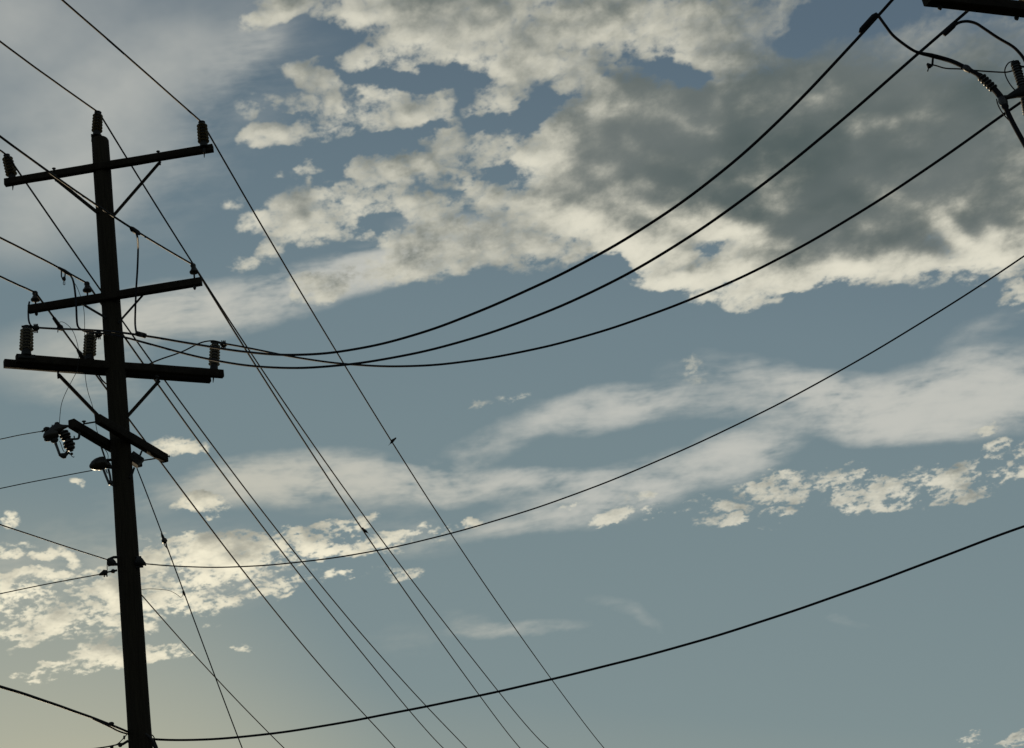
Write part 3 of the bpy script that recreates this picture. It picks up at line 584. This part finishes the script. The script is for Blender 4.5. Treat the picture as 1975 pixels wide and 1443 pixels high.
span('power_line', 'thin wire leaving the insulator on the very top of the pole', 'power line', G1_,
     [(192, 219), (204, 240), (260, 330), (317, 420), (388, 540), (446, 620), (476, 670), (606, 860), (648.7, 920), (748, 1057), (824.5, 1160), (961.6, 1334), (1058, 1443)], pole_z(219), z1=pole_z(219) - 3.2, r=.0120, r1=.020, deg=4, ext=20)
span('power_line', 'thin wire leaving the left end of the top crossarm and passing behind the pole', 'power line', G1_,
     [(14, 300), (25.5, 311), (50, 346), (141, 480), (193, 558), (236, 620), (292, 699), (318, 736), (411, 860), (560, 1055), (824, 1364), (900, 1443)], pole_z(303), z1=pole_z(303) - 3.0, r=.0120, r1=.018, deg=4, ext=20)
span('power_line', 'thin wire leaving the small insulator just left of the pole', 'power line', G1_,
     [(168, 546), (175, 556), (236, 648), (275, 700), (307, 745), (391, 860), (560, 1086), (789, 1370), (855, 1443)], pole_z(549), z1=pole_z(549) - 1.6, r=.0128, r1=.016, deg=4, ext=20)
w_, iML = span('power_line', 'lowest thin wire, leaving the small insulator at the left of the middle crossarm', 'power line', G1_,
     [(68, 564), (76, 574), (95, 602), (116, 631), (160, 689), (205, 751), (248, 805.6), (311, 894), (372, 973), (463, 1094), (709, 1385), (762, 1443)], pole_z(568), z1=pole_z(568) - 1.6, r=.0128, r1=.016, deg=4, ext=20)
m = MB(); m.tube([on_span(iML, 104, 614), on_span(iML, 119, 635)], [.022, .028], 8); m.ball(on_span(iML, 116, 632), .04); m.tube([on_span(iML, 112, 632), on_span(iML, 111.5, 641)], .006, 6); m.build('splice', M_STEEL, w_)
m = MB(); m.tube([on_span(iML, 150, 676), on_span(iML, 163, 694)], [.018, .05], 8); m.build('splice', M_STEEL, w_)
OMR, iMR = span('power_line', 'thin wire leaving the right tip of the middle crossarm, with a bird perched on it', 'power line', G1_,
     [(373, 511), (378, 521), (408.8, 574), (441, 621), (480, 690), (600, 869), (632, 920), (726, 1061), (794, 1160), (926, 1343), (1003, 1443)], pole_z(514), z1=pole_z(514) - 1.8, r=.0128, r1=.017, deg=4, ext=20)

def incoming(label, px, P0, az, r=.0122, ext=7, **k): return span('power_line', label, 'power line', G2_, px, 0, az=az, r=r, P0=P0, deg=2 if len(px) > 2 else 1, ext=ext, n=24, **k)
incoming('highest wire at top left, running down to the right end of the top crossarm', [(389, 236), (387, 232.5), (266, 127.5), (120, 0)], rTR, -165)
incoming('wire at top left running down to the insulator on the pole top', [(190, 217), (186, 214), (93.6, 149), (0, 80)], rTC, -163)
incoming('short length of wire reaching the left end of the top crossarm from the picture edge', [(13, 299), (0, 290)], rTL, -164)
rMR = v3(at_range(372, 510.5, r_mr)); rM2 = v3(at_range(167, 546, r_ml + (r_mr - r_ml) * .33)); rML = v3(at_range(67, 564, r_ml + .01))
w4, i4 = incoming('wire crossing in front of the pole to the right tip of the middle crossarm', [(372, 510.5), (321, 480), (219, 418), (182, 392.6), (92, 330.7), (0, 263)], rMR, -165)
w5, i5 = incoming('wire from the left edge to the small insulator beside the pole', [(167, 546), (95, 507), (0, 458.5)], rM2, -163)
incoming('wire from the left edge to the leftmost small insulator of the middle crossarm', [(67, 564), (0, 533.5)], rML, -163)
m = MB(); m.tube([on_span(i4, 251, 438), on_span(i4, 255, 442), on_span(i4, 266, 449.5), on_span(i4, 270, 452)], [.014, .030, .030, .012], 8); m.build('connector', M_STEEL, w4)
m = MB(); m.tube([on_span(i5, 113, 516.5), on_span(i5, 124, 523), on_span(i5, 137, 531)], [.016, .024, .02], 8)
m.tube([on_span(i5, 118.5, 520), on_span(i5, 118.5, 533), on_span(i5, 122, 541)], .008, 6); m.tube([on_span(i5, 126, 524), on_span(i5, 125, 536)], .008, 6); m.ball(on_span(i5, 123.7, 538), .026, (.8, .8, 1.2)); m.tube(catmull([on_span(i5, 123, 541), on_span(i5, 122, 548), on_span(i5, 125, 549.5), on_span(i5, 125, 543)], 3), .004, 6); m.build('connector', M_STEEL, w5)

G3_ = 'heavy sagging cables crossing to the pole at upper right'
zc = pole_z(640)
wa, ia = span('power_line', 'uppermost of the three heavy cables sagging to the right, from the left dead end insulator', 'power line', G3_,
     [(70, 632), (110, 633.5), (172, 637), (205, 639), (240, 641.5), (262, 647), (278, 649), (300, 650), (340, 656.5), (400, 667.5), (430, 673.5), (476, 678), (545, 684.5), (590, 687), (650, 680), (700, 670.4), (826.6, 632.4), (953, 591), (1080, 533), (1200, 463.9), (1338.6, 369.6), (1435.6, 295.6), (1538, 200), (1662, 62.6), (1721, 0)], zc - .02, z1=7.75, r=.0125, deg=9, mat=M_RUB, ext=1.8, n=120)
wb, ib = span('power_line', 'middle of the three heavy cables sagging to the right, from the insulator beside the pole', 'power line', G3_,
     [(190, 643), (236, 651.5), (275, 660), (330, 672.5), (430, 699.5), (500, 708), (575, 708.5), (700, 700), (826.6, 676.5), (953, 639), (1080, 587), (1200, 536), (1291, 485), (1449, 370.5), (1600, 250), (1775, 103), (1868, 20)], zc - .06, z1=7.55, r=.0125, deg=7, mat=M_RUB, ext=.5, n=100)
wc, ic = span('power_line', 'lowest of the three heavy cables sagging to the right, from the right dead end insulator', 'power line', G3_,
     [(432, 663), (476, 670), (545, 685), (600, 694), (667, 703), (776, 706.5), (877, 699.5), (1003.8, 679), (1105, 655.7), (1200, 627), (1275, 600), (1408, 544), (1600, 445), (1793, 321.6), (1975, 193.5)], pole_z(663) + .05, z1=7.2, r=.0125, deg=6, mat=M_RUB, ext=1.0, n=100)
m = MB(); m.beam(on_span(ia, 264, 643.5), on_span(ia, 279, 647.5), .05, .055, .01); m.build('connector', M_STEEL, wa)
m = MB(); m.tube([on_span(ia, 1659, 64), on_span(ia, 1662.5, 58), on_span(ia, 1686, 32), on_span(ia, 1692, 26)], [.014, .026, .026, .014], 10); m.build('connector', M_RUB, wa)
m = MB(); m.tube([on_span(ib, 1820, 68), on_span(ib, 1825, 62), on_span(ib, 1838, 50.5), on_span(ib, 1844, 45)], [.018, .024, .022, .014], 10); m.build('connector', M_RUB, wb)

span('telephone_line', 'thin single wire swinging right from the middle of the pole', 'cable', None,
     [(280, 1087.5), (340, 1091.5), (418, 1094.5), (464, 1093), (558, 1086.5), (600, 1082), (726, 1062), (870, 1028.6), (986, 995.7), (1092, 959.5), (1199, 916), (1300, 877), (1467, 798), (1607, 721), (1710, 664.5), (1826, 591), (1939, 519), (1975, 494)], pole_z(1087), z1=5.45, r=.0068, deg=5, mat=M_RUB, ext=3, n=90)
span('telephone_cable', 'thick black cable crossing the bottom of the view to the right edge', 'cable', None,
     [(292, 1425.5), (316, 1428.5), (350, 1429.5), (389, 1427.5), (480, 1419), (600, 1402.5), (710, 1385), (822, 1363.5), (925, 1342), (1064, 1310.5), (1180, 1281.5), (1381, 1225.6), (1582.6, 1161), (1784, 1086.7), (1975, 1015.5)], pole_z(1425), z1=4.15, r=.0118, r1=.0115, deg=5, mat=M_RUB, ext=3, n=90)
lc, ilc = span('telephone_cable', 'thick cable dropping from the lower left edge to the foot of the pole in view', 'cable', None,
     [(252, 1414), (211, 1398), (160, 1377.5), (115, 1361.5), (0, 1324.5)], pole_z(1410), az=-178, r=.0125, r1=.0135, deg=2, mat=M_RUB, ext=4, n=30)
m = MB(); m.tube(catmull([on_span(ilc, 180, 1387), on_span(ilc, 212, 1402), on_span(ilc, 230, 1411), on_span(ilc, 250, 1417)], 5), .009, 8); m.ball(on_span(ilc, 214, 1396.5), .028, (1.2, 1, .8)); m.build('lashing_clamp', M_STEEL, lc)
span('service_wire', 'thin wire running left from the lumpy strain insulator', 'cable', 'service wires leaving to the left', [(81, 832), (40, 839), (0, 847)], 0, az=-91, P0=at_range(81, 832, rl), r=.0055, deg=2, ext=6, n=12)
span('service_wire', 'thin wire running left from the rounded strain insulator', 'cable', 'service wires leaving to the left', [(178, 907.5), (90, 924), (0, 942.5)], 0, az=-92, P0=at_range(178, 907.5, rp), r=.0060, deg=2, ext=6, n=12)
span('service_wire', 'wire sloping up left from the clevis bracket on the pole', 'cable', 'service wires leaving to the left', [(208, 1080), (189, 1075.2), (100, 1044.6), (0, 1012)], 0, az=-165, P0=at_range(208, 1080, rp), r=.0070, deg=2, ext=6, n=12)
span('service_wire', 'wire running left just beneath the clevis bracket', 'cable', 'service wires leaving to the left', [(192, 1108), (100, 1125), (0, 1145)], 0, az=-90, P0=at_range(192, 1108, rp), r=.0060, deg=2, ext=6, n=12)
lw, ilw = span('service_wire', 'low wire running out of the bottom edge left of the pole', 'cable', 'service wires leaving to the left', [(248, 1431), (232, 1436), (216, 1439), (180, 1443.5), (120, 1450)], 0, az=-90, P0=at_range(248, 1431, rp), r=.0075, deg=2, ext=6, n=16)
m = MB(); m.tube(catmull([on_span(ilw, 215, 1440), on_span(ilw, 228, 1434), on_span(ilw, 240, 1422), on_span(ilw, 246, 1415)], 4), .005, 6); m.ball(on_span(ilw, 239.5, 1422.5), .014, (.8, .8, 1.6)); m.ball(on_span(ilw, 232, 1437), .024); m.ball(on_span(ilw, 215.5, 1441), .020); m.tube([on_span(ilw, 236, 1436), on_span(ilw, 247, 1429)], .014, 6); m.build('dead_end_clamp', M_STEEL, lw)

gy, ig = span('guy_wire', 'steep down guy from the pole with an egg shaped link in it', 'guy wire', None,
     [(264, 903), (285.5, 960), (313, 1032), (324, 1058), (355.5, 1145), (391, 1240), (414.5, 1305), (467, 1443)], 0, az=20, P0=at_range(264, 903, PR), r=.0068, deg=3, ext=1.5, n=24)
m = MB(); m.lathe(on_span(ig, 311, 1028), on_span(ig, 319, 1048), [(0, .006), (.25, .015), (.5, .016), (.62, .03), (.85, .034), (1, .012)], 10); m.tube([on_span(ig, 316, 1047), on_span(ig, 318.5, 1053), on_span(ig, 323, 1058)], .006, 6); m.tube([on_span(ig, 320.5, 1047), on_span(ig, 322.5, 1058)], .006, 6); m.build('guy_insulator', M_PORC, gy)
m = MB(); m.lathe(on_span(ig, 352.5, 1139), on_span(ig, 357, 1150), [(0, .006), (.3, .014), (.7, .014), (1, .006)], 8); m.build('clamp', M_STEEL, gy)
o = MB().tube(catmull([Q(270, 1138), Q(285, 1136), Q(300, 1136.3), (on_span(ig, 325, 1139)), on_span(ig, 340, 1146), on_span(ig, 348, 1152), on_span(ig, 351.5, 1150), on_span(ig, 352.5, 1144)], 6), .0028, 6).build('tail_wire', M_ALU); tag(o, 'hair thin curved wire between the pole and the clamp of the down guy', 'wire')
span('service_wire', 'faint wire slanting away from behind the pole across the down guy', 'cable', None, [(262, 1135), (273, 1147.5), (354, 1240), (414, 1305), (480, 1375), (548, 1443)], pole_z(1140), z1=pole_z(1140) - .55, r=.0068, r1=.0085, deg=3, ext=8, n=24)

# jumpers
def jumper(label, pts, r=.0115, name='jumper_wire', mat=None, n=6):
    o = MB().tube(catmull(pts, n), r, 8).build(name, mat or M_RUB); tag(o, label, 'jumper wire', 'jumper wires on the pole'); return o
jumper('jumper dropping from the front wire to the topmost heavy cable, right of the pole', [on_span(i4, 262, 448), on_span(i4, 265, 458)] + [v3(at_range(x, y, 14.1 + .3 * (y - 458) / 180)) for x, y in ((266.3, 480), (265, 520), (262.5, 560), (261, 600), (260.7, 625))] + [on_span(ia, 263, 641), on_span(ia, 266, 645)])
jumper('jumper curving down from the wire clamp to the insulator beside the pole', [on_span(i5, 131, 529), on_span(i5, 137, 533)] + [v3(at_range(x, y, 14.1)) for x, y in ((142, 545), (145.5, 570), (147.2, 595), (148, 615), (150, 629), (157, 636), (168, 640.5))] + [v3(at_range(184, 643, rd + .35))])
jumper('short jumper from the left end of the middle crossarm to the left dead end clamp', [v3(at_range(56.8, 582, r_ml)), v3(at_range(55, 592, r_ml)), v3(at_range(54.6, 605, r_ml)), v3(at_range(55.5, 618, rd)), v3(at_range(59, 627, rd)), v3(at_range(66, 632, rd))], .0105)
jumper('arched jumper from the right dead end clamp back under the doubled crossarm', [v3(at_range(432, 663, r_dr)), v3(at_range(420, 659, r_dr)), v3(at_range(407, 657.5, r_dr)), v3(at_range(385, 662, r_dr)), v3(at_range(350, 679, r_dr)), v3(at_range(310, 693, PR + .2)), v3(at_range(285, 704, PR + .3)), v3(at_range(245, 727, PR + .4)), v3(at_range(210, 740, PR + .3)), v3(at_range(200, 736.5, PR + .2)), v3(at_range(192, 726, PR + .1)), v3(at_range(178, 705, PR)), v3(at_range(162, 690, PR))], .0095)
tr = rng_of(rM2)
jumper('hair thin tail wire hanging from the clamp past the doubled crossarm to the lower arms', [v3(at_range(x, y, tr)) for x, y in ((141, 543), (148, 553), (156, 574), (162, 600), (163.3, 640), (162.5, 690), (165, 730), (170, 757), (178, 782), (183, 805), (186, 826), (188.5, 836))], .0034, 'tail_wire', M_ALU)
jumper('hair thin tail wire looping down left to the lumpy strain insulator', [v3(at_range(x, y, rd + .1)) for x, y in ((113, 622), (120, 621), (128, 625), (138, 635), (146, 652), (152, 680), (149, 712), (140, 732), (127, 757), (119, 778), (116, 798), (114.5, 818))], .0034, 'tail_wire', M_ALU)

# ------------------------------------------------------------------ birds
def bird(label, foot, up, head_dir, size, tail_drop=-0.5):
    foot = v3(foot); f = v3(head_dir).normalized(); u = v3(up).normalized(); u = (u - f * u.dot(f)).normalized(); s = f.cross(u)
    m = MB(); c = foot + u * size * 0.20
    body = [(-.95, .02, -.16), (-.80, .045, -.12), (-.55, .06, -.07), (-.40, .13, -.02), (-.18, .20, 0), (.05, .21, .02), (.22, .17, .07), (.32, .14, .13), (.42, .145, .17), (.52, .11, .18), (.57, .04, .175), (.70, .008, .16)]
    rings = []
    for a, r, h in body:
        wr = r * (1.5 if a < -.45 else 1.0); hr = r * (0.35 if a < -.45 else 1.0)
        rings.append([m.bm.verts.new(c + f * size * a + u * size * h + (s * math.cos(t) * wr + u * math.sin(t) * hr) * size) for t in (2 * math.pi * k / 14 for k in range(14))])
    for a, b in zip(rings, rings[1:]):
        for k in range(14): m.bm.faces.new((a[k], a[(k + 1) % 14], b[(k + 1) % 14], b[k]))
    m.bm.faces.new(rings[0]); m.bm.faces.new(rings[-1][::-1])
    for sd in (-1, 1):                       # folded wings and legs
        m.lathe(c + f * size * .15 + s * sd * size * .17 + u * size * .04, c - f * size * .62 + s * sd * size * .06 - u * size * .02, [(0, .03 * size), (.2, .085 * size), (.5, .07 * size), (.8, .03 * size), (1, .006 * size)], 8)
        m.tube([c + s * sd * size * .07 - u * size * .12, foot + s * sd * size * .07], .012 * size, 5)
        m.ball(c + f * size * .46 + u * size * .20 + s * sd * size * .12, .018 * size, seg=6)
    o = m.build('bird', M_BIRD); tag(o, label, 'bird', 'birds perched on the wires')
def pxdir(info, x0, y0, x1, y1): return on_span(info, x1, y1) - on_span(info, x0, y0)
b1 = v3(on_span(iR, 755, 848.5)); rb = rng_of(b1)
q = lambda x, y, r: v3(at_range(x, y, r))
bird('small dark bird sitting upright with its tail down on the outermost wire', b1, q(762, 853, rb) - q(755, 849, rb), q(760.5, 842, rb) - q(751, 857.5, rb), (q(760, 843, rb) - q(751, 857, rb)).length / 1.25)
b2 = v3(on_span(iMR, 702, 1026)); rb = rng_of(b2)
bird('small dark bird crouching level on the inner wire above the low clouds', b2, q(705, 1017, rb) - q(702, 1026, rb), q(699, 1021.5, rb) - q(713, 1029, rb), (q(699, 1021.5, rb) - q(713, 1028.5, rb)).length / 1.2)

# ------------------------------------------------------------------ the second pole, mostly beyond the upper right corner
z2 = 7.35
A0, A1 = at_height(1786, -4, z2), at_height(1975, 18.5, z2)
ad = (A1 - A0) / np.linalg.norm(A1 - A0); A2 = A0 + ad * 2.7
pd2 = np.array([ad[1], -ad[0], 0]); pd2 = -pd2 if pd2[1] < 0 else pd2
foot = A0 + ad * 1.55 + pd2 * 0.20
pole2 = root('utility_pole', (foot[0], foot[1], 0), 'second utility pole, showing only the dark crossarm tip and gear in the top right corner', 'utility pole', 'wooden utility poles')
MB().lathe((foot[0], foot[1], -.8), (foot[0], foot[1], 9.6), [(0, .15), (.3, .14), (.98, .115), (1, .10)], 32).build('shaft', M_WOOD, pole2)
c1 = crossarm(A0, A2, .09, .098, pole2); c1['label'] = 'front crossarm of the second pole'
c2 = crossarm(A0 - pd2 * 0.34 + ad * .35, A2 - pd2 * 0.34, .09, .098, pole2); c2['label'] = 'rear crossarm of the second pole'
for x, y in ((1812, 13), (1960, 33)):
    p = at_height(x, y, z2 - .055); MB().lathe(p + np.array([0, 0, .05]), p - np.array([0, 0, .03]), [(0, .011), (.6, .012), (.62, .018), (.8, .018), (1, .006)], 8).build('bolt', M_STEEL, c1)
for k_ in (.12, .75, 2.3):                   # dead end insulators above the arm, out of the photo
    p = v3(A0 + ad * (k_ + .3)) + Vector((0, 0, .05)); line = MB().lathe(p, p + Vector((0, 0, .42)), shed_profile(7, .048, .08), 20).build('insulator', M_GLASS, pole2)
R2 = rng_of(A1) + 0.1
U = lambda x, y, r=R2: v3(at_range(x, y, r))
# riser cable with its termination
rc = root('riser_cable', U(1940, 210), 'thick cable curving down from the topmost heavy wire through ribbed skirts at the right edge', 'cable')
sa = on_span(ia, 1691, 28)
pts = [sa, on_span(ia, 1695, 32)]; r0_ = rng_of(sa)
cable_px = [(1708, 50), (1722.6, 68.6), (1745.5, 87), (1764, 98.7), (1779, 103.5), (1795.4, 107), (1820, 113.5), (1841, 120.6), (1864, 132), (1889, 146), (1905.6, 160), (1920, 175), (1932.6, 191), (1941, 211), (1953.4, 237), (1975, 276.5), (1998, 318), (2040, 400)]
for i, (x, y) in enumerate(cable_px): pts.append(U(x, y, r0_ + (R2 - r0_) * min(1, i / 6)))
cp_ = catmull(pts, 6); nn = len(cp_)
def seg_r(i):
    t = i / 6                                # control point index
    if t < 5.2: return .0115
    if t < 7: return .0125 + (t - 5.2) * .003
    if t < 11: return .0185
    if t < 14: return .0235
    if t < 15: return .026
    return .0185
MB().tube(cp_, [seg_r(i) for i in range(nn)], 12).build('cable_sheath', M_RUB, rc)
def skirt(x0, y0, x1, y1, ro): return MB().lathe(U(x0, y0), U(x1, y1), [(0, .020), (.3, ro), (.6, ro * .96), (1, .020)], 16)
for k_ in range(5):
    t = k_ / 4; x = 1893 + 21 * t; y = 148.5 + 20 * t
    skirt(x, y, x + 3.4, y + 3.8, .036).build('skirt', M_POLY, rc)
skirt(1859, 128.5, 1872, 137, .027).build('shrink_band', M_POLY, rc)
skirt(1930, 187, 1940, 206, .034).build('shrink_band', M_POLY, rc)
m = MB(); m.tube([U(1799.6, 108), U(1798.3, 125)], .009, 8); m.tube([U(1788, 124), U(1797, 127)], .012, 6); m.ball(U(1792.5, 127.5), .020); m.tube([U(1792, 128), U(1789, 138)], .005, 6); m.tube([U(1789, 131), U(1799, 127)], .006, 6); m.build('ground_stud', M_STEEL, rc)
MB().tube(catmull([U(1922, 191), U(1924, 200), U(1929, 211), U(1937, 222.5), U(1946, 232), U(1953, 239)], 5), .0045, 6).build('ground_wire', M_RUB, rc)
o = MB().tube(catmull([U(1797, 125), U(1806, 127), U(1824.5, 132), (U(1853.6, 133.3)), U(1891, 137), U(1932.6, 139.5), U(1946, 138.5), U(1957, 135)], 5), .0058, 6).build('lead_wire', M_RUB); tag(o, 'thin lead running level from the cable stud to the surge arrester at upper right', 'wire')
sb_ = on_span(ib, 1844, 47); rb0 = rng_of(sb_)
o = MB().tube(catmull([sb_, on_span(ib, 1848, 44.5)] + [U(x, y, rb0 + (R2 - rb0) * k_) for x, y in ((1856, 42), (1868, 41.5), (1882.7, 45.5), (1897, 54.5), (1924, 72.6), (1951, 88.4), (1964, 99.8), (1975, 114), (1984, 134)) for k_ in [min(1, (x - 1850) / 80)]], 6), .0120, 10).build('jumper_wire', M_RUB); tag(o, 'black jumper arching from the middle heavy cable to the right edge', 'jumper wire')
ar = MB().lathe(U(1957.5, 120.5), U(1972, 169), shed_profile(9, .026, .038, .04, .98), 18).build('surge_arrester', M_POLY, pole2); ar['label'] = 'ribbed surge arrester at the right edge'
m = MB(); m.tube([U(1958, 121), U(1954, 117)], .006, 6); m.tube(catmull([U(1955.5, 117.5), U(1946, 121), U(1940, 129), U(1938, 138), U(1941, 150), U(1949, 164), U(1960, 177)], 5), .0050, 6); m.tube([U(1966, 128.5), U(1990, 129.5)], .008, 6); m.build('arrester_lead', M_RUB, ar)
br = MB(); L_ = [U(1937, 189), U(1944, 187.5), U(1960, 181), U(1972, 177), U(2010, 168), U(2060, 158)]
br.tube(L_, [.022, .018, .034, .050, .055, .055], 10); br.tube([U(1941, 184), U(1942, 190)], .006, 6); br.build('arrester_bracket', M_STEEL, pole2)
m = MB().lathe(U(1976.5, 190), U(1981, 222), shed_profile(6, .024, .034, .04, .98), 16).build('surge_arrester', M_POLY, pole2); m['label'] = 'sliver of a second arrester at the right edge'
MB().tube([U(2060, 158), v3((foot[0], foot[1], U(2060, 158).z))], .045, 10).build('arrester_bracket', M_STEEL, pole2)
